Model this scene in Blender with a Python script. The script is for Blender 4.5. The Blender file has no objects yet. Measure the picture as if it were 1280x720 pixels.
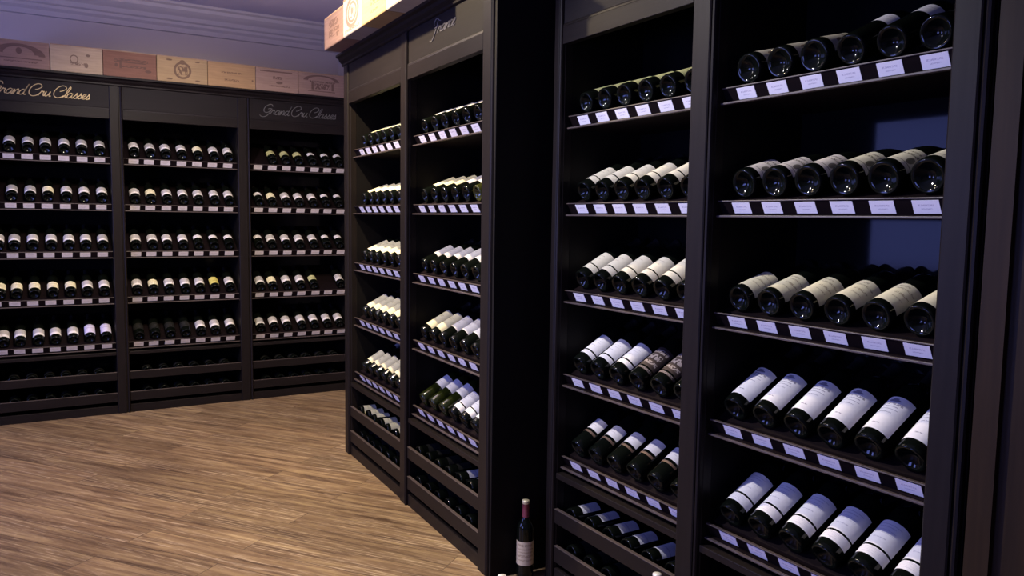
import bpy, bmesh, math, random
from mathutils import Matrix, Vector, Euler
C = bpy.context.scene.collection
R = math.radians
random.seed(7)

# ------------------------------------------------------------ helpers
def link(o): C.objects.link(o); return o

def tag(o, label=None, cat=None, group=None, kind=None):
    if label: o['label'] = label
    if cat: o['category'] = cat
    if group: o['group'] = group
    if kind: o['kind'] = kind
    return o

def empty(name, mat, label, cat, group=None):
    o = bpy.data.objects.new(name, None)
    o.empty_display_size = .05
    link(o); o.matrix_world = mat
    return tag(o, label, cat, group)

class MB:
    """collects shapes in one bmesh"""
    def __init__(s): s.bm = bmesh.new(); s.uv = None
    def box(s, x0, x1, y0, y1, z0, z1, bev=0):
        r = bmesh.ops.create_cube(s.bm, size=1)
        vs = r['verts']
        for v in vs:
            v.co = Vector(((x0+x1)/2+v.co.x*(x1-x0), (y0+y1)/2+v.co.y*(y1-y0), (z0+z1)/2+v.co.z*(z1-z0)))
        if bev:
            es = list({e for v in vs for e in v.link_edges})
            bmesh.ops.bevel(s.bm, geom=es, offset=bev, segments=2, affect='EDGES', profile=.5)
        return s
    def prism(s, prof, a0, a1, axis='x'):
        """closed outline prof (p,q) extruded along an axis: x -> (a,p,q), z -> (p,q,a)"""
        def P(a, p, q): return Vector((a, p, q)) if axis == 'x' else (Vector((p, q, a)) if axis == 'z' else Vector((p, a, q)))
        A = [s.bm.verts.new(P(a0, *p)) for p in prof]
        B = [s.bm.verts.new(P(a1, *p)) for p in prof]
        n = len(prof)
        for i in range(n): s.bm.faces.new((A[i], A[(i+1) % n], B[(i+1) % n], B[i]))
        s.bm.faces.new(A[::-1]); s.bm.faces.new(B)
        return s
    def lathe(s, prof, seg=28, close=True):
        rings = []
        for r, z in prof:
            if r < 1e-6: rings.append([s.bm.verts.new((0, 0, z))])
            else: rings.append([s.bm.verts.new((r*math.cos(2*math.pi*i/seg), r*math.sin(2*math.pi*i/seg), z)) for i in range(seg)])
        for a, b in zip(rings, rings[1:]):
            for i in range(seg):
                j = (i+1) % seg
                if len(a) == 1: s.bm.faces.new((a[0], b[j], b[i]))
                elif len(b) == 1: s.bm.faces.new((a[i], a[j], b[0]))
                else: s.bm.faces.new((a[i], a[j], b[j], b[i]))
        return s
    def tube(s, pts, rad, seg=6):
        rings = []
        for i, p in enumerate(pts):
            p = Vector(p)
            d = (Vector(pts[min(i+1, len(pts)-1)])-Vector(pts[max(i-1, 0)])).normalized()
            n = Vector((0, 1, 0)); b = d.cross(n)
            if b.length < 1e-4: b = Vector((1, 0, 0))
            b.normalize(); n = b.cross(d)
            r = rad[i] if isinstance(rad, list) else rad
            rings.append([s.bm.verts.new(p+(b*math.cos(2*math.pi*k/seg)+n*math.sin(2*math.pi*k/seg))*r) for k in range(seg)])
        for a, b in zip(rings, rings[1:]):
            for k in range(seg): s.bm.faces.new((a[k], a[(k+1) % seg], b[(k+1) % seg], b[k]))
        s.bm.faces.new(rings[0][::-1]); s.bm.faces.new(rings[-1])
        return s
    def mesh(s, name, mats, smooth=False):
        me = bpy.data.meshes.new(name)
        bmesh.ops.recalc_face_normals(s.bm, faces=s.bm.faces)
        s.bm.to_mesh(me); s.bm.free()
        for m in (mats if isinstance(mats, list) else [mats]): me.materials.append(m)
        if smooth:
            for p in me.polygons: p.use_smooth = True
        return me
    def build(s, name, mats, parent=None, smooth=False):
        o = bpy.data.objects.new(name, s.mesh(name, mats, smooth)); link(o)
        if parent: o.parent = parent
        return o

# ------------------------------------------------------------ materials
def newmat(name, col, rough=.5, spec=.5, metal=0, coat=0):
    m = bpy.data.materials.new(name); m.use_nodes = True
    b = m.node_tree.nodes['Principled BSDF']
    b.inputs['Base Color'].default_value = (*col, 1); b.inputs['Roughness'].default_value = rough
    b.inputs['Specular IOR Level'].default_value = spec; b.inputs['Metallic'].default_value = metal
    b.inputs['Coat Weight'].default_value = coat
    return m, m.node_tree, b

def N(t, typ, **k):
    n = t.nodes.new(typ)
    for a, v in k.items(): setattr(n, a, v)
    return n
def math_(t, op, a, b=None, c=None, clamp=False):
    n = N(t, 'ShaderNodeMath', operation=op, use_clamp=clamp)
    for i, v in enumerate((a, b, c)):
        if v is None: continue
        if isinstance(v, (int, float)): n.inputs[i].default_value = v
        else: t.links.new(v, n.inputs[i])
    return n.outputs[0]
def mixc(t, f, a, b):
    n = N(t, 'ShaderNodeMix', data_type='RGBA')
    for s, v in ((n.inputs[0], f), (n.inputs[6], a), (n.inputs[7], b)):
        if isinstance(v, (int, float)): s.default_value = v
        elif isinstance(v, tuple): s.default_value = (*v, 1)
        else: t.links.new(v, s)
    return n.outputs[2]
def srgb(r, g, b):
    f = lambda c: (c/255/12.92) if c/255 <= .04045 else ((c/255+.055)/1.055)**2.4
    return (f(r), f(g), f(b))

def wood_dark(name, col, rough, grain='Z', spec=.13):
    m, t, b = newmat(name, col, rough, spec)
    tc = N(t, 'ShaderNodeTexCoord'); mp = N(t, 'ShaderNodeMapping')
    mp.inputs['Scale'].default_value = (30, 30, 1.5) if grain == 'Z' else (1.5, 30, 30)
    t.links.new(tc.outputs['Object'], mp.inputs[0])
    no = N(t, 'ShaderNodeTexNoise'); no.inputs['Scale'].default_value = 3; no.inputs['Detail'].default_value = 5
    t.links.new(mp.outputs[0], no.inputs[0])
    f = math_(t, 'MULTIPLY_ADD', no.outputs[0], .8, .6)
    v = N(t, 'ShaderNodeVectorMath', operation='SCALE'); v.inputs[0].default_value = col
    t.links.new(f, v.inputs['Scale']); t.links.new(v.outputs[0], b.inputs['Base Color'])
    bp = N(t, 'ShaderNodeBump'); bp.inputs['Strength'].default_value = .08; bp.inputs['Distance'].default_value = .002
    t.links.new(no.outputs[0], bp.inputs['Height']); t.links.new(bp.outputs[0], b.inputs['Normal'])
    return m
ESP = (.0105, .0080, .0076)
M_stile = wood_dark('espresso_wood_upright', ESP, .42)
M_rail = wood_dark('espresso_wood_rail', ESP, .42, 'X')
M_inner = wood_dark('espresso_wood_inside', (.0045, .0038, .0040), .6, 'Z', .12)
M_back, _t, _b = newmat('lacquered_back_panel', (.004, .004, .0045), .08, .06)
M_lip = wood_dark('espresso_shelf_front', (.0065, .0040, .0048), .7, 'X', .04)
M_edge, _t, _b = newmat('shelf_edge_highlight', (.060, .045, .042), .45)  # paler colour puts the edge highlight into ridges and rail tops
M_panel = wood_dark('header_board', (.0105, .0082, .0080), .55, 'X')
M_gold, _t, _b = newmat('gold_lettering', (.55, .42, .20), .45, .5, .3)
M_silver, _t, _b = newmat('silver_lettering', (.19, .185, .185), .5, .5, 0)
M_greylet, _t, _b = newmat('grey_lettering', (.13, .13, .115), .5)
M_glass, _t, _b = newmat('dark_green_bottle_glass', (.003, .004, .003), .07, .24)
M_green, _t, _b = newmat('olive_green_bottle_glass', (.010, .014, .003), .06, .5)
M_yellowglass, _t, _b = newmat('pale_olive_bottle_glass', (.03, .032, .006), .06, .6)
M_caps = {}
for k, c in dict(black=(.012, .011, .012), red=(.10, .012, .014), gold=(.35, .27, .11), grey=(.35, .34, .38), white=(.8, .78, .72), cream=(.62, .55, .35), rose=(.22, .05, .07)).items():
    M_caps[k], _t, _b = newmat(k+'_foil_capsule', c, .35, .5, .25)

M_band, _t, _b = newmat('brown_paper_band', (.12, .07, .045), .6)
def label_mat(name, paper, ink, elems, inkmix=.8):
    """paper with printed marks, in the patch's own uv (v runs from the base towards the neck)"""
    m, t, b = newmat(name, paper, .65, .25)
    uv = N(t, 'ShaderNodeUVMap'); sp = N(t, 'ShaderNodeSeparateXYZ'); t.links.new(uv.outputs[0], sp.inputs[0])
    u, v = sp.outputs[0], sp.outputs[1]
    oi = N(t, 'ShaderNodeObjectInfo')
    tot = None
    for e in elems:
        k = e[0]
        if k == 'text':      # v, half height, u0, u1, letters per unit
            _, v0, h, u0, u1, fr = e
            no = N(t, 'ShaderNodeTexNoise', noise_dimensions='2D'); no.inputs['Scale'].default_value = 1; no.inputs['Detail'].default_value = 1
            cx = N(t, 'ShaderNodeCombineXYZ'); t.links.new(math_(t, 'MULTIPLY', u, fr), cx.inputs[0]); t.links.new(math_(t, 'MULTIPLY', v, 1.2/h), cx.inputs[1])
            t.links.new(cx.outputs[0], no.inputs[0])
            a = math_(t, 'GREATER_THAN', no.outputs[0], .46)
            c = math_(t, 'COMPARE', v, v0, h)
            d = math_(t, 'COMPARE', u, (u0+u1)/2, (u1-u0)/2)
            x = math_(t, 'MULTIPLY', math_(t, 'MULTIPLY', a, c), d)
        elif k == 'bar':     # v, half height, u0, u1
            _, v0, h, u0, u1 = e
            x = math_(t, 'MULTIPLY', math_(t, 'COMPARE', v, v0, h), math_(t, 'COMPARE', u, (u0+u1)/2, (u1-u0)/2))
        elif k in ('blob', 'ring', 'arc'):   # u, v, ru, rv
            _, u0, v0, ru, rv = e
            du = math_(t, 'POWER', math_(t, 'ABSOLUTE', math_(t, 'DIVIDE', math_(t, 'SUBTRACT', u, u0), ru)), 2)
            dv = math_(t, 'POWER', math_(t, 'ABSOLUTE', math_(t, 'DIVIDE', math_(t, 'SUBTRACT', v, v0), rv)), 2)
            r = math_(t, 'SQRT', math_(t, 'ADD', du, dv))
            if k == 'blob': x = math_(t, 'LESS_THAN', r, 1)
            else:
                x = math_(t, 'COMPARE', r, .9, .13)
                if k == 'arc': x = math_(t, 'MULTIPLY', x, math_(t, 'GREATER_THAN', v, v0))
        tot = x if tot is None else math_(t, 'MAXIMUM', tot, x)
    no = N(t, 'ShaderNodeTexNoise'); no.inputs['Scale'].default_value = 14
    t.links.new(uv.outputs[0], no.inputs[0])
    pc = mixc(t, no.outputs[0], tuple(c*.9 for c in paper), paper)
    if tot is not None: pc = mixc(t, math_(t, 'MULTIPLY', tot, inkmix), pc, ink)
    t.links.new(pc, b.inputs['Base Color'])
    return m

WHITE = (.80, .78, .78); CREAM = (.70, .65, .48); PALE = (.74, .70, .55); YEL = (.70, .68, .36)
INK = (.06, .05, .06); BROWN = (.16, .11, .06)
LM = {
 'seal': label_mat('cream_label_with_seal', (.66, .62, .46), (.045, .04, .015), [('blob', .76, .34, .085, .16), ('bar', .15, .012, 0, 1), ('text', .62, .05, .3, .8, 24), ('text', .8, .035, .25, .75, 30)]),
 'sealpink': label_mat('pinkish_label_with_seal', (.66, .60, .54), (.05, .04, .02), [('blob', .76, .34, .08, .15), ('bar', .15, .012, 0, 1), ('text', .62, .05, .3, .8, 24), ('text', .8, .035, .25, .75, 30)]),
 'sealold': label_mat('dull_beige_label_with_seal', (.44, .40, .31), (.10, .05, .03), [('blob', .72, .4, .08, .14), ('text', .7, .05, .3, .8, 24)]),
 'script': label_mat('cream_label_with_script', (.72, .67, .47), BROWN, [('text', .86, .035, .3, .6, 18), ('text', .72, .03, .35, .85, 14), ('text', .5, .035, .45, .85, 16), ('text', .3, .02, .5, .8, 30)], .6),
 'chateau': label_mat('white_label_with_emblem_and_capitals', WHITE, (.07, .06, .12), [('blob', .5, .88, .16, .035), ('bar', .93, .015, .42, .58), ('text', .78, .026, .22, .78, 22), ('text', .7, .012, .3, .7, 50), ('bar', .62, .006, .25, .75), ('text', .52, .012, .3, .65, 50), ('text', .18, .014, .4, .6, 40)], .75),
 'estate': label_mat('white_label_with_lower_strip', WHITE, (.22, .2, .3), [('text', .3, .02, .35, .65, 40), ('text', .5, .012, .25, .75, 50), ('text', .62, .012, .25, .75, 50), ('bar', .85, .01, .2, .8), ('text', .75, .015, .3, .7, 40)], .5),
 'estatecream': label_mat('cream_label_with_lower_strip', (.70, .66, .54), (.25, .2, .15), [('text', .45, .03, .35, .65, 30), ('text', .7, .03, .3, .7, 40)], .5),
 'white': label_mat('plain_white_label', (.70, .67, .66), (.3, .27, .3), [('text', .4, .03, .3, .7, 30), ('text', .65, .05, .3, .7, 24), ('text', .8, .02, .3, .7, 40)], .5),
 'cream': label_mat('pale_cream_label', (.76, .71, .48), (.35, .3, .15), [('text', .35, .04, .3, .7, 30), ('text', .65, .05, .3, .7, 24)], .5),
 'lav': label_mat('lavender_white_label', (.66, .62, .80), (.3, .26, .45), [('text', .6, .06, .25, .75, 20), ('bar', .9, .04, .2, .8)], .6),
 'two': label_mat('greyish_label_with_white_foot', (.46, .44, .43), (.74, .71, .68), [('bar', .16, .18, 0, 1)], 1),
 'yellow': label_mat('yellow_label', (.62, .55, .14), (.2, .16, .03), [('text', .4, .06, .3, .7, 24)], .5),
 'yellowgreen': label_mat('yellow_green_label', (.46, .46, .22), (.12, .12, .03), [('text', .5, .08, .2, .8, 20)], .5),
 'grey': label_mat('grey_label_with_pale_edge', (.36, .35, .35), (.72, .7, .68), [('bar', .12, .13, 0, 1)], 1),
 'ornate': label_mat('dark_ornate_label', (.05, .035, .03), (.36, .3, .28), [('text', .2, .07, .1, .9, 16), ('text', .5, .12, .15, .85, 14), ('text', .8, .08, .1, .9, 18)], .9),
 'antique': label_mat('aged_paper_label', (.50, .42, .30), (.12, .08, .05), [('text', .85, .05, .2, .8, 24), ('text', .68, .03, .15, .85, 34), ('text', .55, .03, .2, .8, 34), ('text', .4, .05, .2, .8, 24), ('text', .22, .03, .2, .8, 34)], .6),
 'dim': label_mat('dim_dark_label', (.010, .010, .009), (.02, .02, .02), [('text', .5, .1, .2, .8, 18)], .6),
 'blue': label_mat('smooth_pale_label', (.55, .55, .62), (.3, .3, .4), [('bar', .45, .03, 0, 1)], .6),
}
M_tag = label_mat('printed_price_card', (.78, .76, .84), (.25, .22, .36), [('text', .62, .07, .2, .8, 22), ('text', .35, .05, .3, .72, 26)], .55)
M_tagw = label_mat('printed_warm_price_card', (.60, .55, .54), (.3, .26, .26), [('text', .6, .08, .2, .8, 22), ('text', .33, .05, .3, .72, 26)], .5)

# ------------------------------------------------------------ setting
def structure(o): o['kind'] = 'structure'; return o
XW, YB, ZC = 2.42, 7.13, 3.26      # right wall, back wall, ceiling
XL, YN = -3.2, -2.6

def wall_mat(name, col, rough=.8):
    m, t, b = newmat(name, col, rough, .3)
    tc = N(t, 'ShaderNodeTexCoord'); no = N(t, 'ShaderNodeTexNoise'); no.inputs['Scale'].default_value = 60; no.inputs['Detail'].default_value = 4
    t.links.new(tc.outputs['Object'], no.inputs[0])
    bp = N(t, 'ShaderNodeBump'); bp.inputs['Strength'].default_value = .05; bp.inputs['Distance'].default_value = .003
    t.links.new(no.outputs[0], bp.inputs['Height']); t.links.new(bp.outputs[0], b.inputs['Normal'])
    return m
M_wall = wall_mat('lavender_grey_plaster', (.53, .46, .39))
M_ceil = wall_mat('pale_ceiling_paint', (.56, .52, .58))
M_mould = wall_mat('painted_cornice', (.53, .47, .41), .6)

mf, t, b = newmat('diagonal_oak_planks', (.4, .28, .17), .42, .4)
tc = N(t, 'ShaderNodeTexCoord'); mp = N(t, 'ShaderNodeMapping'); mp.inputs['Rotation'].default_value = (0, 0, R(-127))
t.links.new(tc.outputs['Object'], mp.inputs[0])
br = N(t, 'ShaderNodeTexBrick'); br.inputs['Scale'].default_value = 1; br.inputs['Brick Width'].default_value = 1.5; br.inputs['Row Height'].default_value = .165
br.inputs['Mortar Size'].default_value = .0022; br.inputs['Color1'].default_value = (.0, .0, .0, 1); br.inputs['Color2'].default_value = (1, 1, 1, 1); br.inputs['Mortar'].default_value = (.5, .5, .5, 1)
br.inputs['Bias'].default_value = 0; br.offset = .37
t.links.new(mp.outputs[0], br.inputs[0])
mp2 = N(t, 'ShaderNodeMapping'); mp2.inputs['Scale'].default_value = (1.6, 22, 1)
t.links.new(mp.outputs[0], mp2.inputs[0])
# shift the grain plank by plank
ad = N(t, 'ShaderNodeVectorMath', operation='ADD'); sc = N(t, 'ShaderNodeVectorMath', operation='SCALE'); sc.inputs['Scale'].default_value = 17
t.links.new(br.outputs['Color'], sc.inputs[0]); t.links.new(mp2.outputs[0], ad.inputs[0]); t.links.new(sc.outputs[0], ad.inputs[1])
n1 = N(t, 'ShaderNodeTexNoise'); n1.inputs['Scale'].default_value = 1.3; n1.inputs['Detail'].default_value = 8; n1.inputs['Distortion'].default_value = .7
t.links.new(ad.outputs[0], n1.inputs[0])
n2 = N(t, 'ShaderNodeTexNoise'); n2.inputs['Scale'].default_value = 5; n2.inputs['Detail'].default_value = 6; n2.inputs['Distortion'].default_value = 1.5
t.links.new(ad.outputs[0], n2.inputs[0])
rmp = N(t, 'ShaderNodeValToRGB'); e = rmp.color_ramp.elements
e[0].position = .3; e[0].color = (.075, .043, .024, 1); e[1].position = .74; e[1].color = (.35, .25, .125, 1)
x = e.new(.5); x.color = (.19, .122, .066, 1)
t.links.new(n1.outputs[0], rmp.inputs[0])
pl = math_(t, 'MULTIPLY_ADD', N(t, 'ShaderNodeSeparateColor').outputs[0], 1, 0)
sepc = t.nodes[-2] if False else N(t, 'ShaderNodeSeparateColor'); t.links.new(br.outputs['Color'], sepc.inputs[0])
tone = math_(t, 'MULTIPLY_ADD', sepc.outputs[0], .35, .82)
vs = N(t, 'ShaderNodeVectorMath', operation='SCALE'); t.links.new(rmp.outputs[0], vs.inputs[0]); t.links.new(tone, vs.inputs['Scale'])
streak = math_(t, 'MULTIPLY', math_(t, 'SMOOTH_MIN', math_(t, 'MULTIPLY', math_(t, 'SUBTRACT', n2.outputs[0], .57, clamp=True), 7, clamp=True), 1, .1), .45)
# cathedral grain: long distorted rings, limed pale
mp3 = N(t, 'ShaderNodeMapping'); mp3.inputs['Scale'].default_value = (.55, 7, 1)
t.links.new(mp.outputs[0], mp3.inputs[0])
ad3 = N(t, 'ShaderNodeVectorMath', operation='ADD'); t.links.new(mp3.outputs[0], ad3.inputs[0]); t.links.new(sc.outputs[0], ad3.inputs[1])
wv = N(t, 'ShaderNodeTexWave', wave_type='RINGS'); wv.inputs['Scale'].default_value = 2.2; wv.inputs['Distortion'].default_value = 7; wv.inputs['Detail'].default_value = 3; wv.inputs['Detail Scale'].default_value = 1.3
t.links.new(ad3.outputs[0], wv.inputs[0])
big = N(t, 'ShaderNodeTexNoise'); big.inputs['Scale'].default_value = 1.1; big.inputs['Detail'].default_value = 2; t.links.new(ad3.outputs[0], big.inputs[0])
rings = math_(t, 'MULTIPLY', math_(t, 'POWER', wv.outputs[1], 5), math_(t, 'MULTIPLY', math_(t, 'SUBTRACT', big.outputs[0], .42, clamp=True), 5, clamp=True))
brk = math_(t, 'MULTIPLY', math_(t, 'SUBTRACT', n2.outputs[0], .38, clamp=True), 4, clamp=True)
c0 = mixc(t, math_(t, 'MULTIPLY', math_(t, 'MULTIPLY', rings, brk), .8), vs.outputs[0], (.60, .47, .31))
c1 = mixc(t, streak, c0, (.50, .39, .25))
seam = mixc(t, math_(t, 'MULTIPLY', br.outputs['Fac'], .75), c1, (.05, .03, .02))
t.links.new(seam, b.inputs['Base Color'])
t.links.new(math_(t, 'MULTIPLY_ADD', n2.outputs[0], .3, .3), b.inputs['Roughness'])
bp = N(t, 'ShaderNodeBump'); bp.inputs['Strength'].default_value = .25; bp.inputs['Distance'].default_value = .003
t.links.new(n2.outputs[0], bp.inputs['Height']); t.links.new(bp.outputs[0], b.inputs['Normal'])
M_floor = mf

structure(MB().box(XL-.1, XW+.1, YN-.1, YB+.1, -.1, 0).build('floor', M_floor))
structure(MB().box(XL-.1, XW+.1, YN-.1, YB+.1, ZC, ZC+.1).build('ceiling', M_ceil))
structure(MB().box(XL-.1, XW+.1, YB, YB+.1, 0, ZC).build('wall_back', M_wall))
structure(MB().box(XW, XW+.1, YN, YB, 0, ZC).build('wall_right', M_wall))
structure(MB().box(XL, XW, YN-.1, YN, 0, ZC).build('wall_front', M_wall))
WY0, WY1, WZ0, WZ1 = 3.95, 5.33, 1.07, 2.68
w = MB()
w.box(XL-.1, XL, YN, WY0, 0, ZC).box(XL-.1, XL, WY1, YB, 0, ZC).box(XL-.1, XL, WY0, WY1, 0, WZ0).box(XL-.1, XL, WY0, WY1, WZ1, ZC)
structure(w.build('wall_left', M_wall))
M_frame, _t, _b = newmat('white_window_paint', (.6, .6, .6), .4)
fr = MB()
for (a0, a1, c0, c1_) in ((WY0, WY0+.05, WZ0, WZ1), (WY1-.05, WY1, WZ0, WZ1), (WY0+.05, WY1-.05, WZ0, WZ0+.05), (WY0+.05, WY1-.05, WZ1-.05, WZ1)):
    fr.box(XL-.09, XL-.03, a0, a1, c0, c1_)
wf = structure(fr.build('window_1', M_frame))
mg = bpy.data.materials.new('dusk_blue_sky_glass'); mg.use_nodes = True
tg = mg.node_tree; bg = tg.nodes['Principled BSDF']
bg.inputs['Base Color'].default_value = (.05, .06, .1, 1); bg.inputs['Roughness'].default_value = .05
bg.inputs['Emission Color'].default_value = (.16, .27, .80, 1); bg.inputs['Emission Strength'].default_value = 1.0
MB().box(XL-.07, XL-.065, WY0+.05, WY1-.05, WZ0+.05, WZ1-.05).build('window_pane', mg, wf)

# crown mouldings of the room
def cornice_profile(k=1):
    # (distance from the wall, height below the ceiling)
    return [(0, 0), (.17, 0), (.17, -.018), (.145, -.03), (.14, -.055), (.115, -.075), (.085, -.095), (.07, -.125), (.05, -.135), (.05, -.155), (.028, -.175), (.02, -.21), (0, -.215)]
structure(MB().prism([(YB-p, ZC+q) for p, q in cornice_profile()], XL, XW, 'x').build('trim_1', M_mould))
structure(MB().prism([(XW-p, ZC+q) for p, q in cornice_profile()], YN, YB-.17, 'y').build('trim_2', M_mould))
structure(MB().prism([(XL+p, ZC+q) for p, q in cornice_profile()], YN, YB-.17, 'y').build('trim_3', M_mould))

# ------------------------------------------------------------ bottles
BORD = [(0, .022), (.012, .020), (.026, .006), (.032, 0), (.0355, .002), (.0372, .008), (.0375, .02), (.0375, .188), (.0365, .199), (.033, .209), (.026, .219), (.0185, .229), (.0152, .240), (.0142, .255), (.0142, .288), (.0158, .289), (.0158, .296), (.0145, .299), (0, .299)]
BURG = [(0, .022), (.012, .020), (.028, .006), (.035, 0), (.0385, .002), (.0405, .009), (.0408, .02), (.0408, .145), (.0395, .165), (.036, .185), (.030, .205), (.023, .225), (.0178, .245), (.0150, .262), (.0142, .288), (.0158, .289), (.0158, .296), (.0145, .299), (0, .299)]
_me = {}
def glass_mesh(shape, mat):
    k = ('g', shape, mat.name)
    if k not in _me: _me[k] = MB().lathe(BORD if shape == 'bord' else BURG).mesh('bottle_glass', mat, True)
    return _me[k]
def capsule_mesh(col, long):
    k = ('c', col, long)
    if k not in _me:
        z0 = .238 if long else .252
        _me[k] = MB().lathe([(.0150+.0012*(z0 < .245), z0), (.0156, z0+.004), (.0150, .262), (.0149, .287), (.0166, .2885), (.0166, .297), (.0155, .3005), (0, .301)], 20).mesh('foil_capsule', M_caps[col], True)
    return _me[k]
def two_tone(me):
    me.materials.append(M_caps['cream']); 
    for p in me.polygons:
        if p.center.z > .2875: p.material_index = 1
def patch_mesh(shape, spans, arc, mats):
    """curved paper patches facing -Y; spans = [(z0, z1, material index)]"""
    r = (.0375 if shape == 'bord' else .0408)+.0005
    bm = bmesh.new(); uv = bm.loops.layers.uv.new('UVMap'); n = 16
    for z0, z1, mi in spans:
        cols = []
        for i in range(n+1):
            a = R(-90)+R(arc)*(i/n-.5)
            cols.append([bm.verts.new((r*math.cos(a), r*math.sin(a), z)) for z in (z0, z1)])
        inner = []
        for i in range(n):
            f = bm.faces.new((cols[i][0], cols[i+1][0], cols[i+1][1], cols[i][1])); f.material_index = mi; f.smooth = True
            for l, q in zip(f.loops, ((i/n, 0), ((i+1)/n, 0), ((i+1)/n, 1), (i/n, 1))): l[uv].uv = q
    me = bpy.data.meshes.new('paper_label'); bm.to_mesh(me); bm.free()
    for m in mats: me.materials.append(m)
    return me

def proto(key, shape='bord', glass=None, lab=None, spans=None, arc=150, cap='black', long=True, strip=None, desc=''):
    return dict(key=key, shape=shape, glass=glass or M_glass, lab=lab, spans=spans or [(.03, .13)], arc=arc, cap=cap, long=long, strip=strip, desc=desc)
P = {}
def add(key, desc, **k): P[key] = proto(key, desc=desc, **k)
add('seal', 'cream label with dark round seal', shape='burg', lab='seal', spans=[(.026, .120)], arc=138)
add('sealpink', 'pinkish label with round seal', shape='burg', cap='grey', lab='sealpink', spans=[(.026, .120)], arc=138)
add('sealold', 'dull beige label', shape='burg', lab='sealold', spans=[(.028, .12)], arc=138)
add('greyup', 'small grey label set high', lab='white', spans=[(.108, .160)], arc=125)
add('script', 'cream label with brown script', lab='script', spans=[(.022, .124)], arc=150)
add('chateau', 'tall white label with emblem', lab='chateau', spans=[(.030, .150)], arc=145)
add('estate', 'white label over narrow strip', lab='estate', spans=[(.066, .150), (.032, .060)], arc=165)
add('estatecream', 'cream label over narrow strip', lab='estatecream', spans=[(.064, .140), (.034, .059)], arc=165)
add('estatelav', 'white label over narrow strip', lab='estate', spans=[(.062, .148), (.038, .056)], arc=165)
add('ornate', 'dark ornate label', lab='ornate', spans=[(.052, .150), (.036, .046)], arc=160)
add('high', 'small white label set high', lab='white', spans=[(.085, .138)], arc=130, strip=True)
add('yellowgreen', 'yellow-green label', lab='yellowgreen', spans=[(.045, .125)], arc=160)
add('white', 'white label', lab='white', spans=[(.075, .170)], arc=150)
add('cream', 'pale cream label', lab='cream', spans=[(.065, .180)], arc=150)
add('creamlong', 'long cream label', lab='cream', spans=[(.040, .172)], arc=160)
add('creamcap', 'cream label under grey foil', lab='cream', spans=[(.050, .150)], arc=160, cap='grey')
add('yellow', 'yellow label', lab='yellow', spans=[(.045, .115)], arc=150, glass=M_yellowglass)
add('greenglass', 'olive glass and white label', lab='estate', spans=[(.105, .175)], arc=160, glass=M_green)
add('small', 'white label', lab='two', spans=[(.040, .118)], arc=150)
add('smallcream', 'cream label', lab='cream', spans=[(.040, .110)], arc=150)
add('smalllav', 'lavender-white label', lab='lav', spans=[(.036, .135)], arc=150)
add('smallgrey', 'grey label with pale edge', lab='grey', spans=[(.034, .115)], arc=150)
add('smallyellow', 'bright yellow label', lab='yellow', spans=[(.036, .12)], arc=150)
add('tiny', 'small pale label', lab='white', spans=[(.07, .11)], arc=120)
add('tinygold', 'small yellow-green label', lab='yellowgreen', spans=[(.05, .11)], arc=150)
add('dark', 'near-black label', lab='dim', spans=[(.05, .12)], arc=150)  # label coloured near black to blend into the glass
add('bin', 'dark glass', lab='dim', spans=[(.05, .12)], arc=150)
add('binblue', 'pale label', lab='blue', spans=[(.045, .135)], arc=150)
add('bincream', 'cream label', lab='cream', spans=[(.02, .10)], arc=150)

_root = {}
def make_bottle(key, mat, label, group):
    if key in _root:
        src = _root[key]
        r = src.copy(); link(r)
        for ch in src.children:
            c = ch.copy(); link(c); c.parent = r
    else:
        p = P[key]
        r = bpy.data.objects.new('wine_bottle', None); link(r); _root[key] = r; r.empty_display_size = .03
        g = bpy.data.objects.new('glass_bottle', glass_mesh(p['shape'], p['glass'])); link(g); g.parent = r
        me = patch_mesh(p['shape'], [(a, c, 0) for a, c in p['spans']]+([(.066, .075, 1)] if p['strip'] else []), p['arc'], [LM[p['lab']], M_band])
        l = bpy.data.objects.new('paper_label', me); link(l); l.parent = r
        c = bpy.data.objects.new('foil_capsule', capsule_mesh(p['cap'], p['long'])); link(c); c.parent = r
    r.matrix_world = mat
    r['label'] = label; r['category'] = 'bottle'
    if group: r['group'] = group
    return r

ORD = ['leftmost', 'second from left', 'third from left', 'fourth from left', 'fifth from left', 'sixth from left', 'seventh from left']
ROW = ['top shelf', 'second shelf', 'third shelf', 'fourth shelf', 'fifth shelf']

# ------------------------------------------------------------ cabinets
DEP = .42
ZR = [1.972, 1.618, 1.258, .904, .551]
def pilaster_prof(w):
    # bead and groove on the right side of a flat face
    w -= .0007
    return [(-w, 0), (-w+.004, -.003), (-.030, -.003), (-.026, .0), (-.025, .008), (-.018, .008), (-.017, -.004), (-.012, -.008), (-.006, -.006), (-.003, 0), (-.002, .012), (-.0006, .014), (-.0006, .05), (-w, .05)]

_tag_me = {}
def tag_mesh(mat):
    if mat.name in _tag_me: return _tag_me[mat.name]
    bm = bmesh.new(); uv = bm.loops.layers.uv.new('UVMap')
    bmesh.ops.create_cube(bm, size=1)
    for v in bm.verts: v.co = Vector((v.co.x*.070, v.co.y*.0016, v.co.z*.037))
    for f in bm.faces:
        for l in f.loops: l[uv].uv = (l.vert.co.x/.07+.5, l.vert.co.z/.037+.5)
    me = bpy.data.meshes.new('price_tag'); bm.to_mesh(me); bm.free(); me.materials.append(mat)
    _tag_me[mat.name] = me
    return me

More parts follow.
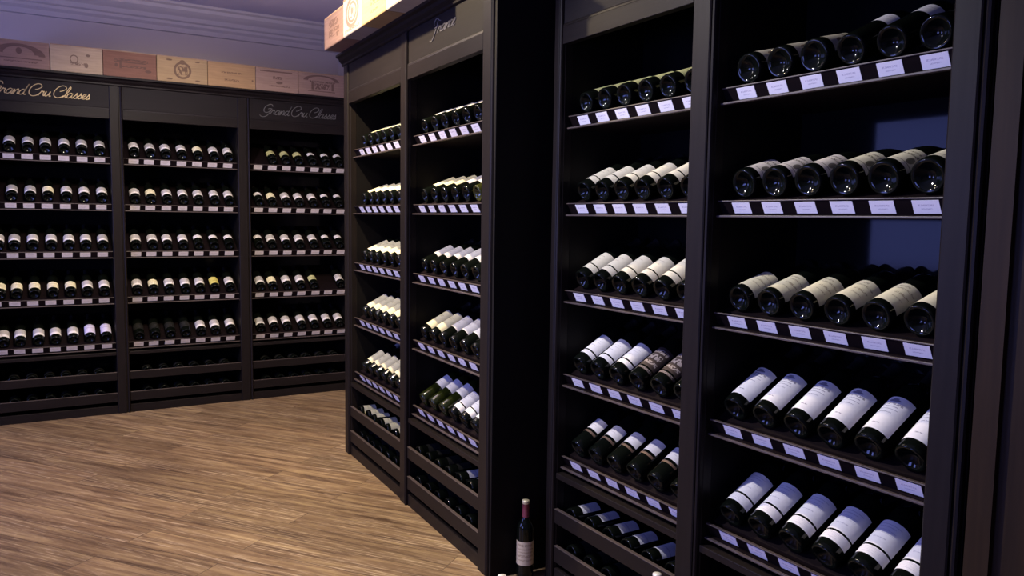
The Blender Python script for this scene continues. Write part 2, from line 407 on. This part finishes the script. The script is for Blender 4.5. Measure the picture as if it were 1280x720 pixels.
E_ = .0006
def shelf(parent, w, zr, rec, tilt, tags, tmat, name='display_shelf'):
    """tilted board with a slanted price rail: ridge on top, ledge below"""
    T = R(tilt); m = MB()
    d0 = rec
    # fascia: top edge stands at d0, foot drawn back
    m.prism([(d0, zr-.004), (d0+.012, zr-.004), (d0+.034, zr-.046), (d0+.022, zr-.046)], E_, w-E_, 'x')
    # board, rising towards the back
    L = DEP-.005-(d0+.036)
    zb = zr+.0025-(.015+.0375*math.sin(T)-.028)*math.tan(T)
    m.prism([(d0+.036, zb), (d0+.036, zb-.012), (d0+.036+L, zb-.012+L*math.tan(T)), (d0+.036+L, zb+L*math.tan(T))], E_, w-E_, 'x')
    # underside board
    m.prism([(d0+.004, zr-.052), (d0+.004, zr-.044), (DEP-.005, zr-.044), (DEP-.005, zr-.052)], E_, w-E_, 'x')
    s = m.build(name, M_lip, parent)
    MB().box(E_, w-E_, d0-.003, d0+.010, zr-.004, zr, .0012).box(E_, w-E_, d0-.008, d0+.010, zr-.053, zr-.047, .0012).build('shelf_edging', M_edge, s)
    a = math.atan2(.022, .042)
    for u in tags:
        g = bpy.data.objects.new('price_tag', tag_mesh(tmat)); link(g); g.parent = s
        g.location = (u, d0+.0095, zr-.0235); g.rotation_euler = (a, 0, 0)
    return s

def script_curve(pts, n=7):
    out = []
    P_ = [pts[0]]+list(pts)+[pts[-1]]
    for i in range(1, len(P_)-2):
        p0, p1, p2, p3 = [Vector(q) for q in P_[i-1:i+3]]
        for k in range(n):
            s = k/n
            out.append(.5*((2*p1)+(-p0+p2)*s+(2*p0-5*p1+4*p2-p3)*s*s+(-p0+3*p1-3*p2+p3)*s**3))
    out.append(Vector(pts[-1]))
    return out
GL = {  # strokes on a one-unit x-height; advance last
 'G': ([[(1.7, 1.75), (1.45, 2.15), (.9, 2.2), (.3, 1.75), (.05, 1.1), (.3, .5), (.9, .35), (1.4, .7), (1.65, 1.2), (1.5, .5), (1.2, -.25), (.6, -.65), (-.1, -.55), (-.4, -.25)], [(.9, 1.15), (1.3, 1.3), (1.75, 1.2)]], 1.75),
 'C': ([[(.7, 1.15), (1.15, 1.3), (1.6, 1.75), (1.35, 2.2), (.8, 2.3), (.2, 1.9), (-.15, 1.1), (.0, .3), (.55, -.1), (1.15, .0), (1.6, .4)]], 1.6),
 'F': ([[(2.0, 1.75), (1.5, 1.95), (1.0, 2.35), (.5, 2.3), (.3, 1.8), (.55, 1.4)], [(1.25, 1.9), (1.2, 1.2), (1.05, .2), (.8, -.6), (.35, -.95), (0, -.7)], [(.7, 1.0), (1.1, 1.05), (1.6, 1.15)]], 1.75),
 'r': ([[(-.1, .0), (.2, .85), (.3, 1.0), (.4, .8), (.65, .9), (.6, .4), (.75, .05), (.95, .15)]], .85),
 'a': ([[(.85, .8), (.5, 1.0), (.1, .6), (.1, .15), (.4, 0), (.75, .4), (.9, .95), (.8, .3), (.95, 0), (1.15, .15)]], 1.05),
 'n': ([[(-.1, 0), (.15, .9), (.2, .5), (.15, 0), (.35, .6), (.7, 1.0), (.8, .6), (.75, .1), (1.0, .12)]], .95),
 'd': ([[(.85, .8), (.5, 1.0), (.1, .6), (.1, .15), (.4, 0), (.75, .4), (1.1, 2.1), (.85, .9), (.8, .2), (1.0, 0), (1.2, .15)]], 1.1),
 'u': ([[(-.1, 0.1), (.15, .95), (.1, .3), (.3, 0), (.6, .3), (.8, .95), (.75, .3), (.9, 0), (1.1, .15)]], 1.0),
 'l': ([[(-.1, .05), (.4, .9), (.7, 1.9), (.55, 2.2), (.35, 1.7), (.2, .6), (.35, .0), (.6, .15)]], .5),
 's': ([[(-.1, .0), (.35, .7), (.45, 1.1), (.55, .7), (.65, .3), (.4, -.02), (.15, .1), (.5, .05), (.8, .15)]], .7),
 'e': ([[(-.05, .2), (.4, .5), (.65, .85), (.45, 1.0), (.2, .7), (.15, .25), (.4, 0), (.75, .15)]], .68),
 'c': ([[(.65, .8), (.4, 1.0), (.1, .6), (.15, .15), (.4, 0), (.75, .15)]], .68),
 ' ': ([], .55),
}
def lettering(text, parent, mat, u0, z0, width, d, rad, hs=.95, shear=.35):
    adv = sum(GL[c][1] for c in text)
    k = width/adv; m = MB(); x = 0
    for c in text:
        for st in GL[c][0]:
            pts = [(u0+(x+p[0]+shear*p[1])*k, d, z0+p[1]*k*hs) for p in script_curve([(q[0], q[1], 0) for q in st])]
            m.tube(pts, rad, 6)
        x += GL[c][1]
    return m.build('script_lettering', mat, parent)

def cabinet(M, w, label, lpil, rpil, tilts, tags, tmat, text=None, textmat=None, rec=.035, panel_mat=None, deep_right=None):
    c = empty('wine_cabinet', M, label, 'cabinet', None)
    p = MB().prism(pilaster_prof(lpil), 0, 2.499, 'z'); o = p.build('pilaster', M_stile, c)
    if rpil:
        o = MB().prism(pilaster_prof(rpil), 0, 2.499, 'z').build('pilaster', M_stile, c); o.location.x = w+rpil
    dr = deep_right or DEP
    MB().box(-.02, 0, .051, DEP, 0, 2.499).build('side_panel', M_inner, c)
    MB().box(w, w+.02, .051, dr, 0, 2.499).build('side_panel', M_inner, c)
    MB().box(0, w, DEP, DEP+.012, .0, 2.499).build('back_panel', M_back, c)
    h = MB().box(0, w, .004, .03, 2.335, 2.499).build('header_panel', M_panel, c)
    MB().box(0, w, -.002, .032, 2.255, 2.325, .002).prism([(-.002, 2.325), (.0, 2.333), (.004, 2.338), (.03, 2.338), (.03, 2.325)], 0, w, 'x').build('header_rail', M_rail, c)
    MB().box(0, w, .03, DEP, 2.48, 2.499).build('top_board', M_inner, c)
    if text:
        u0, z0, wd, rad, hs = text[1:]
        lettering(text[0], h, textmat, u0, z0, wd, .002, rad, hs)
    for i, z in enumerate(ZR):
        shelf(c, w, z, rec, tilts[i], tags[i] if isinstance(tags[0], list) else tags, tmat)
    o = MB().box(0, w, .006, DEP, .456, .480, .002).build('lower_shelf', M_rail, c)
    for z0, z1, fz in ((.262, .322, .262), (.092, .160, .100)):
        s = MB().box(0, w, .02, DEP, z0-.004, fz+.006).build('bottle_bin', M_inner, c)
        MB().box(0, w, .002, .02, z0, z1, .002).build('front_rail', M_rail, s)
        MB().box(E_, w-E_, .001, .018, z1, z1+.003, .001).build('rail_top_highlight', M_edge, s)  # thin paler strip added as the shine on the rail top
    MB().box(0, w, .006, .03, .0, .062, .002).box(0, w, .03, DEP, .0, .05).build('plinth', M_rail, c)
    return c

def shelf_bottle_matrix(M, u, zr, tilt, rec, roll=0, slide=0, dz=0, r=.0375):
    T = R(tilt)
    base = Vector((u, rec+.022+slide*math.cos(T), zr+.0395*math.cos(T)+.003+(r-.0375)+slide*math.sin(T)+dz))
    rot = Matrix(((1, 0, 0), (0, math.sin(T), math.cos(T)), (0, -math.cos(T), math.sin(T)))).to_4x4()
    return M @ Matrix.Translation(base) @ rot @ Matrix.Rotation(R(roll), 4, 'Z')
def bin_bottle_matrix(M, u, z, roll, d=.03):
    rot = Matrix(((1, 0, 0), (0, 0, 1), (0, -1, 0))).to_4x4()
    return M @ Matrix.Translation((u, d, z)) @ rot @ Matrix.Rotation(R(roll), 4, 'Z')

AM = R(2.2599); D1, D2, LY = 1.5032, 1.839, 6.6628
def MR(y): return Matrix.Translation((D2, y, 0)) @ Matrix.Rotation(R(-90), 4, 'Z')
def MM(y): return Matrix.Rotation(-AM, 4, 'Z') @ Matrix.Translation((D1, y, 0)) @ Matrix.Rotation(R(-90), 4, 'Z')
def ML(x): return Matrix.Translation((x, LY, 0))

def crown(M, u0, u1, label, ret0=True, ret1=True):
    """dark cornice along the top of a run"""
    prof = [(.0, 2.50), (-.006, 2.505), (-.006, 2.515), (-.022, 2.53), (-.028, 2.545), (-.045, 2.552), (-.045, 2.567), (DEP, 2.567), (DEP, 2.50)]
    o = MB().prism(prof, u0, u1, 'x').build('cabinet_cornice', M_rail)
    o.matrix_world = M
    return tag(o, label, 'cornice')

# -- runs
L1, L2, L3 = -.351, .5767, 1.5117
WL = .8371
TL = [30]*5
cabs = {}
tagsL1 = [-.28+.117*i-L1+(-.001) for i in range(7)]
tagsL = [ [v-L1 for v in (-.280, -.163, -.051, .063, .180, .299, .416)] ]*4+[[v-L1 for v in (-.254, -.146, -.032, .080, .190, .306, .425)]]
tagsL2 = [[v-L2 for v in (.647, .755, .872, .990, 1.105, 1.222, 1.341)]]*5
tagsL3 = [[v-L3 for v in (1.583, 1.700, 1.818, 1.935, 2.060, 2.172, 2.288)]]*5
cabs['L1'] = cabinet(ML(L1), WL, 'dark cabinet bay on back wall under gold script lettering', .0903, 0, TL, tagsL, M_tagw, ('Grand Cru Classes', .085, 2.385, .62, .0028, .95), M_gold)
cabs['L2'] = cabinet(ML(L2), WL, 'dark cabinet bay on back wall with plain unlettered header', .0903, 0, TL, tagsL2, M_tagw)
cabs['L3'] = cabinet(ML(L3), WL, 'dark cabinet bay on back wall with dim grey script lettering', .0979, .09, TL, tagsL3, M_tagw, ('Grand Cru Classes', .10, 2.385, .62, .0026, .95), M_greylet)
crown(ML(0), L1-.13, L3+WL+.12, 'dark cornice along the top of the back wall cabinets')

Y1, W1, Y2, W2 = 4.862, .912, 3.850, .860
t1 = [[Y1-v for v in (4.730, 4.610, 4.490, 4.370, 4.247, 4.126)]]*5
t2 = [[Y2-v for v in (3.752, 3.628, 3.504, 3.381, 3.262, 3.141)]]*5
TM = [22, 21, 24, 28, 30]
cabs['M1'] = cabinet(MM(Y1), W1, 'dark cabinet bay with plain header at far end of protruding unit', .094, 0, TM, t1, M_tag)
cabs['M2'] = cabinet(MM(Y2), W2, 'dark cabinet bay under the France lettering, beside the dark recess', .100, .105, TM, t2, M_tag, ('France', .295, 2.418, .27, .0019, .62), M_silver, deep_right=.80)
crown(MM(0), -4.985, -2.865, 'dark cornice along the top of the France cabinets')
# closing panel of the protruding unit towards the recess
o = MB().box(-2.885, -2.868, .0, .78, 0, 2.5, .002).build('end_panel', M_inner); o.matrix_world = MM(0); o.parent = cabs['M2']; o.matrix_parent_inverse = cabs['M2'].matrix_world.inverted()

Y3, W3, Y4, W4 = 2.658, .737, 1.816, .750
t3 = [[Y3-v for v in (2.567, 2.446, 2.327, 2.208, 2.087, 1.966)]]*5
t4 = [[Y4-v for v in (1.725, 1.607, 1.487, 1.368, 1.249, 1.131)]]*5
T3 = [17, 24, 28, 30, 30]; T4 = [13, 15, 17, 30, 29]
cabs['R3'] = cabinet(MR(Y3), W3, 'dark cabinet bay right of the recess with standing bottle', .06, 0, T3, t3, M_tag)
cabs['R4'] = cabinet(MR(Y4), W4, 'nearest dark cabinet bay at the right edge', .105, .093, T4, t4, M_tag)
crown(MR(0), -2.72, -.97, 'dark cornice along the top of the nearest cabinets')
for k in ('R3', 'R4'): pass

# brown boarded wall end beyond the nearest cabinet
M_brown = wood_dark('brown_wall_boarding', (.022, .013, .006), .45)
structure(MB().box(1.842, XW, YN, .955, 0, ZC).box(1.825, 1.845, .90, .955, 0, ZC).build('trim_4', M_brown))

# ------------------------------------------------------------ stock the shelves
BAY = dict(L1='gold-lettered bay', L2='unlettered back bay', L3='grey-lettered bay', M1='far plain-header bay', M2='France bay', R3='bay beside recess', R4='nearest bay')
def stock(bay, M, row, zr, tilt, us, keys, rec=.035, roll=0, slides=None, sc=1.0, tilts=None):
    for i, (u, k) in enumerate(zip(us, keys)):
        if k is None: continue
        pos = ORD[i] if i < 7 else 'last'
        r = (.0408 if P[k]['shape'] == 'burg' else .0375)*sc
        m = shelf_bottle_matrix(M, u, zr, tilts[i] if tilts else tilt, rec, roll+random.uniform(-5, 5), (slides[i] if slides else random.uniform(0, .004)), 0, r) @ Matrix.Scale(sc, 4)
        make_bottle(k, m, 'bottle, %s, %s, %s of %s' % (P[k]['desc'], pos, ROW[row], BAY[bay]), 'bottles on the %s of the %s' % (ROW[row], BAY[bay]))
def bins(bay, M, z, which, us, keys, d=.03):
    for i, (u, k) in enumerate(zip(us, keys)):
        if k is None: continue
        m = bin_bottle_matrix(M, u, z, random.uniform(-25, 25), d+random.uniform(-.003, .006))
        make_bottle(k, m, 'bottle, %s, %s, %s bin of %s' % (P[k]['desc'], ORD[i], which, BAY[bay]), 'bottles lying in the %s bin of the %s' % (which, BAY[bay]))

g, s_, w_, cm, dk = 'smallgrey', 'small', 'small', 'smallcream', 'dark'
XS = {'L1R1': [-0.157, -0.044, 0.067, 0.186, 0.301, 0.42], 'L1R2': [-0.154, -0.04, 0.072, 0.191, 0.307, 0.426], 'L1R3': [-0.249, -0.151, -0.036, 0.081, 0.196, 0.308, 0.422], 'L1R4': [-0.251, -0.148, -0.037, 0.081, 0.196, 0.308, 0.423], 'L1R5': [-0.243, -0.139, -0.022, 0.086, 0.202, 0.315, 0.425], 'L2R1': [0.657, 0.771, 0.882, 1.0, 1.121, 1.244, 1.356], 'L2R2': [0.654, 0.768, 0.885, 1.004, 1.119, 1.243, 1.356], 'L2R3': [0.651, 0.771, 0.877, 0.996, 1.112, 1.23, 1.35], 'L2R4': [0.653, 0.769, 0.887, 1.007, 1.117, 1.23, 1.35], 'L2R5': [0.656, 0.772, 0.885, 1.0, 1.117, 1.229, 1.351], 'L3R1': [1.708, 1.822, 1.932, 2.051, 2.172, 2.287], 'L3R2': [1.596, 1.703, 1.825, 1.935, 2.055, 2.169, 2.285], 'L3R3': [1.591, 1.698, 1.82, 1.938, 2.058, 2.173, 2.29], 'L3R4': [1.599, 1.7, 1.823, 1.942, 2.055, 2.296], 'L3R5': [1.594, 1.709, 1.819, 1.945, 2.059, 2.175, 2.286]}
KS = {'L1R1': [g]*6, 'L1R2': [g, g, cm, s_, s_, s_], 'L1R3': [s_, g, s_, s_, s_, s_, g], 'L1R4': [cm]*5+[s_, s_], 'L1R5': [s_]*5+['smalllav']*2,
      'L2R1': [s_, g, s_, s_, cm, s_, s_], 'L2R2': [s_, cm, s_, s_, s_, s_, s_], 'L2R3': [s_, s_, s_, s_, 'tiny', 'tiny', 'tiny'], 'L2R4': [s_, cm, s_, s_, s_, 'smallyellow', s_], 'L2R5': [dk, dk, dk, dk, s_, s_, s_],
      'L3R1': ['tinygold', 'tinygold', 'tinygold', 'tiny', 'tiny', 'tiny'], 'L3R2': ['tiny', cm, s_, s_, s_, 'tiny', 'tiny'], 'L3R3': ['tiny', s_, s_, s_, s_, 'tiny', 'tiny'], 'L3R4': [g, cm, s_, s_, 'tinygold', s_], 'L3R5': [g, s_, s_, s_, s_, s_, s_]}
for key, xs in XS.items():
    bay, row = key[:2], int(key[3])-1
    x0 = dict(L1=L1, L2=L2, L3=L3)[bay]
    stock(bay, ML(x0), row, ZR[row], TL[row], [x-x0 for x in xs], KS[key])
for bay, x0, off in (('L1', L1, 0), ('L2', L2, .0), ('L3', L3, 0)):
    us = [(.06 if bay == 'L1' else .04)+.1+.117*i for i in range(6)]
    if bay == 'L1': us = [v-L1 for v in (-.19, -.077, .039, .144, .254, .371)]
    if bay == 'L2': us = [v-L2 for v in (.709, .827, .941, 1.058, 1.177, 1.298)]
    if bay == 'L3': us = [v-L3 for v in (1.635, 1.751, 1.870, 1.983, 2.106, 2.224)]
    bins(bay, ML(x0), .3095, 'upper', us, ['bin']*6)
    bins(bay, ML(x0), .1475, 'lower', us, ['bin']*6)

dy = .012
def us_of(t): return [u-dy for u in t[0]]
u1, u2, u3, u4 = us_of(t1), us_of(t2), us_of(t3), us_of(t4)
rows1 = [['cream']*6, ['creamlong']*6, ['creamlong']*6, ['creamlong']*6, ['creamcap']*6]
rows2 = [['white']*6, ['cream', 'cream', 'cream', 'white', 'white', 'yellow'], ['white']*5+['creamlong'], ['creamlong', 'creamlong', 'white', 'white', 'white', 'white'], ['greenglass']*3+['estate']*3]
rows3 = [['yellowgreen']*6, ['estatecream']*6, ['estatecream']*6, ['estatelav']*3+['ornate']*3, ['high']*6]
rows4 = [['sealold']*3+['greyup']*2+['dark'], ['sealpink', 'sealpink', 'sealpink', 'seal', 'seal', 'seal'], ['script']*6, ['chateau']*6, ['estate']*6]
for bay, M, us, rows, T in (('M1', MM(Y1), u1, rows1, TM), ('M2', MM(Y2), u2, rows2, TM), ('R3', MR(Y3), u3, rows3, T3), ('R4', MR(Y4), u4, rows4, T4)):
    for i in range(5):
        sl = tl = None
        if bay == 'R4' and i == 0: tl = [13, 13, 13, 24, 24, 15]
        stock(bay, M, i, ZR[i], T[i], us, rows[i], slides=sl, roll=(16 if bay == 'R4' and i < 3 else 0), tilts=tl, sc=dict(M1=1.02, M2=1.04, R3=1.14, R4=1.17)[bay])
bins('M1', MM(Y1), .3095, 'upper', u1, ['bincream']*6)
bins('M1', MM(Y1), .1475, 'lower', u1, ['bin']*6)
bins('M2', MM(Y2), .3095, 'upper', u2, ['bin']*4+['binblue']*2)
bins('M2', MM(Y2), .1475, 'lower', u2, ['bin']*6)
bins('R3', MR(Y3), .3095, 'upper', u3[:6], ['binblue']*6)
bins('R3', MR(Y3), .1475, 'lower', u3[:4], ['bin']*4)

# ------------------------------------------------------------ bottles standing on the floor
add('stand', 'aged paper label', lab='antique', spans=[(.060, .150)], arc=200, cap='rose', long=True)
two_tone(capsule_mesh('rose', True))
add('standwhite', 'pale capsule', lab='antique', spans=[(.060, .150)], arc=200, cap='white', long=True)
def standing(key, x, y, rz, s, sr, label):
    b_ = make_bottle(key, Matrix.Translation((x, y, 0)) @ Matrix.Rotation(rz, 4, 'Z') @ Matrix.Diagonal((sr, sr, s, 1)), label, None)
    return b_
standing('stand', 1.756, 2.752, R(-34), 1.155, .98, 'bottle with aged paper label standing on floor in the dark recess')
standing('standwhite', 1.332, 2.232, R(-34), 1.07, .95, 'pale-topped bottle standing on floor before end of France cabinets')
standing('standwhite', 1.795, 1.960, R(-34), 1.11, .95, 'pale-topped bottle standing on floor before bay right of recess')

# ------------------------------------------------------------ wooden wine crates
def crate_mat(name, col, ink, elems, mix=.75):
    m = label_mat(name, col, ink, elems, mix)
    t = m.node_tree; b = t.nodes['Principled BSDF']
    old = b.inputs['Base Color'].links[0].from_socket
    tc = N(t, 'ShaderNodeTexCoord'); mp = N(t, 'ShaderNodeMapping'); mp.inputs['Scale'].default_value = (3, 3, 40)
    t.links.new(tc.outputs['Object'], mp.inputs[0])
    no = N(t, 'ShaderNodeTexNoise'); no.inputs['Scale'].default_value = 2; no.inputs['Detail'].default_value = 5; no.inputs['Distortion'].default_value = .6
    t.links.new(mp.outputs[0], no.inputs[0])
    v = N(t, 'ShaderNodeVectorMath', operation='SCALE'); t.links.new(old, v.inputs[0])
    t.links.new(math_(t, 'MULTIPLY_ADD', no.outputs[0], .6, .68), v.inputs['Scale'])
    t.links.new(v.outputs[0], b.inputs['Base Color'])
    return m
CR = [
 ('arched mark', (.29, .18, .115), [('arc', .5, .45, .42, .42), ('arc', .5, .5, .33, .36), ('blob', .5, .62, .05, .12), ('bar', .34, .02, .12, .88), ('text', .22, .03, .25, .8, 40)]),
 ('small dark stamps', (.42, .31, .18), [('ring', .45, .5, .08, .16), ('blob', .68, .3, .04, .09), ('blob', .72, .68, .04, .05), ('text', .33, .05, .38, .66, 30)]),
 ('reddish ribbon mark', (.20, .095, .055), [('text', .66, .05, .2, .84, 12), ('bar', .58, .02, .2, .8), ('text', .42, .04, .3, .8, 20), ('blob', .84, .3, .06, .06), ('blob', .24, .45, .03, .07), ('bar', .5, .16, .3, .34)]),
 ('crest mark', (.38, .26, .12), [('ring', .5, .48, .17, .33), ('text', .48, .18, .4, .6, 30), ('blob', .5, .8, .06, .09), ('blob', .24, .86, .06, .035), ('blob', .24, .12, .06, .035), ('blob', .8, .86, .05, .03), ('blob', .8, .12, .05, .03)]),
 ('two lines of print', (.40, .25, .11), [('text', .6, .035, .28, .7, 30), ('text', .3, .035, .34, .66, 30), ('blob', .94, .35, .02, .04)]),
 ('red bar and small emblem', (.36, .24, .16), [('bar', .86, .03, .1, .86), ('text', .6, .06, .4, .62, 20), ('blob', .55, .4, .08, .06), ('text', .24, .03, .3, .8, 40)]),
 ('gateway mark', (.33, .22, .15), [('arc', .5, .66, .38, .26), ('text', .62, .04, .24, .8, 40), ('bar', .42, .16, .28, .33), ('bar', .42, .16, .72, .77), ('text', .42, .13, .35, .7, 30), ('bar', .2, .02, .2, .8)]),
 ('rough reddish print', (.20, .125, .10), [('text', .7, .12, .25, .75, 9), ('text', .4, .12, .25, .8, 9), ('blob', .7, .25, .05, .05)]),
 ('large round emblem', (.30, .275, .26), [('ring', .5, .55, .36, .40), ('ring', .5, .55, .24, .27), ('text', .12, .04, .1, .9, 30), ('text', .55, .15, .36, .64, 20)]),
 ('scattered brown print', (.38, .275, .13), [('text', .75, .1, .45, .75, 9), ('text', .45, .1, .4, .8, 9), ('text', .2, .04, .4, .7, 20)]),
 ('plain pale front', (.45, .42, .34), [('text', .5, .05, .3, .7, 20)]),
]
M_crate_in, _t, _b = newmat('bare_pine', (.34, .22, .12), .7)
def crate(M, w, h, d, idx, label, group, darkink=(.10, .055, .035)):
    """a shallow pine case: framed body with inset ends, sliding lid on top"""
    name, col, el = CR[idx]
    m = crate_mat('pine_crate_'+name.replace(' ', '_'), col, darkink, el)
    r = empty('wooden_crate', M, label, 'crate', group)
    bm = bmesh.new(); uv = bm.loops.layers.uv.new('UVMap')
    def bx(x0, x1, y0, y1, z0, z1, front=False):
        q = bmesh.ops.create_cube(bm, size=1)['verts']
        for v in q: v.co = Vector(((x0+x1)/2+v.co.x*(x1-x0), (y0+y1)/2+v.co.y*(y1-y0), (z0+z1)/2+v.co.z*(z1-z0)))
        for f in {f for v in q for f in v.link_faces}:
            for l in f.loops:
                l[uv].uv = (l.vert.co.x/w, l.vert.co.z/h) if front and abs(f.normal.y) > .5 else (-1+l.vert.co.x*0, 2)
    th = .012
    bm.normal_update()
    bx(0, w, 0, th, .004, h-.006, True)
    bm.normal_update()
    for f in bm.faces:
        for l in f.loops: l[uv].uv = (l.vert.co.x/w, l.vert.co.z/h)
    n0 = len(bm.faces)
    bx(0, w, d-th, d, .004, h-.006); bx(0, th, th, d-th, .004, h-.006); bx(w-th, w, th, d-th, .004, h-.006); bx(.002, w-.002, .002, d-.002, 0, .008)
    bmesh.ops.bevel(bm, geom=bm.edges[:], offset=.0012, segments=1, affect='EDGES')
    me = bpy.data.meshes.new('crate_body'); bm.to_mesh(me); bm.free(); me.materials.append(m)
    o = bpy.data.objects.new('crate_body', me); link(o); o.parent = r
    MB().box(.001, w-.001, -.001, d-.001, h-.006, h+.001, .001).build('lid', M_crate_in, r)
    return r
xs = [-.262, .113, .451, .817, 1.185, 1.553, 1.902, 2.300]
hs = [.186, .190, .192, .194, .190, .186, .186]
cd = ['pinkish crate with arched mark, leftmost on back wall cornice', 'pale crate with small dark stamps, right of the arched-mark crate', 'reddish-brown crate with ribbon mark on back wall cornice',
      'yellowish crate with round crest on back wall cornice', 'orange-tan crate with two printed lines on back wall cornice', 'pale crate with red bar across top on back wall cornice', 'pale crate with gateway mark, rightmost on back wall cornice']
for i in range(7):
    crate(Matrix.Translation((xs[i]+.002, LY-.038+random.uniform(-.003, .003), 2.567)), xs[i+1]-xs[i]-.004, hs[i], .26, i, cd[i], 'wooden wine crates on the back wall cabinets')
ys = [4.879, 4.483, 4.155, 3.778, 3.40]
cd = ['reddish crate at far end on top of France cabinets', 'pale grey crate with large round emblem above France cabinets', 'bright yellow crate with brown print above France cabinets', 'pale cream crate cut by top edge of photo']
for i in range(4):
    M = Matrix.Rotation(-AM, 4, 'Z') @ Matrix.Translation((1.357, ys[i]-.002, 2.567)) @ Matrix.Rotation(R(-90), 4, 'Z')
    crate(M, ys[i]-ys[i+1]-.004, (.186, .205, .20, .195)[i], .36, 7+i, cd[i], 'wooden wine crates on the France cabinets')

# ------------------------------------------------------------ light
def lamp(kind, name, loc, energy, col, target=None, size=.1, **k):
    l = bpy.data.lights.new(name, kind); l.energy = energy; l.color = col
    if kind == 'AREA': l.size = size
    else: l.shadow_soft_size = size
    for a, v in k.items(): setattr(l, a, v)
    o = bpy.data.objects.new(name, l); link(o); o.location = loc
    if target is not None: o.rotation_euler = (Vector(target)-Vector(loc)).to_track_quat('-Z', 'Y').to_euler()
    return o
WARM = (1, .79, .50)
lamp('SPOT', 'ceiling_downlight', (.78, 4.0, 3.2), 415, WARM, (1.15, 4.25, 0), .035, spot_size=R(152), spot_blend=.75)
lamp('SPOT', 'added_back_wall_fill', (.35, 4.4, 3.2), 175, (1, .88, .80), (1.0, 6.7, 1.3), .03, spot_size=R(72), spot_blend=.8)  # extra spot added to brighten the labels on the back wall
lamp('SPOT', 'shelf_spotlight', (0, 2.9, 3.2), 370, (1, .95, .95), (1.9, 1.8, .85), .03, spot_size=R(68), spot_blend=.8)
lamp('SPOT', 'france_spotlight', (-.5, 3.9, 3.2), 300, (1, .88, .70), (1.6, 4.0, .9), .03, spot_size=R(60), spot_blend=.8)
lamp('AREA', 'added_ceiling_fill', (1.0, 5.2, 2.95), 34, (1, .87, .93), (1.0, 5.2, 4), .5)  # upward fill added to brighten wall and ceiling, no fixture
# unseen blue fill added to lift the price cards, then the window's daylight
lamp('AREA', 'added_blue_fill', (-3.1, 1.2, 1.35), 75, (.22, .28, 1), (0, 1.5, 1.2), 1.3)
lamp('AREA', 'window_daylight', (XL+.02, (WY0+WY1)/2, (WZ0+WZ1)/2), 95, (.25, .30, 1), (XL+3, (WY0+WY1)/2, (WZ0+WZ1)/2), 1.4, shape='RECTANGLE', size_y=1.6)
wd = bpy.data.worlds.new('World'); bpy.context.scene.world = wd; wd.use_nodes = True
wd.node_tree.nodes['Background'].inputs[0].default_value = (.3, .35, .6, 1); wd.node_tree.nodes['Background'].inputs[1].default_value = .3

# ------------------------------------------------------------ camera
yaw, pitch, roll = R(31.261), R(-5.0571), R(.8315)
F = Vector((math.sin(yaw)*math.cos(pitch), math.cos(yaw)*math.cos(pitch), math.sin(pitch)))
R0 = Vector((math.cos(yaw), -math.sin(yaw), 0)); U0 = R0.cross(F)
Rr = R0*math.cos(roll)+U0*math.sin(roll); Uu = -R0*math.sin(roll)+U0*math.cos(roll)
cam = bpy.data.cameras.new('camera'); co = bpy.data.objects.new('camera', cam); link(co)
mw = Matrix((Rr, Uu, -F)).transposed().to_4x4(); mw.translation = (0, 0, 1.55)
co.matrix_world = mw
cam.sensor_width = 36; cam.lens = 975.652/1280*36; cam.clip_start = .05
bpy.context.scene.camera = co
vs_ = bpy.context.scene.view_settings
vs_.view_transform = 'Standard'; vs_.look = 'None'; vs_.gamma = 1; vs_.use_curve_mapping = False; vs_.exposure = 0
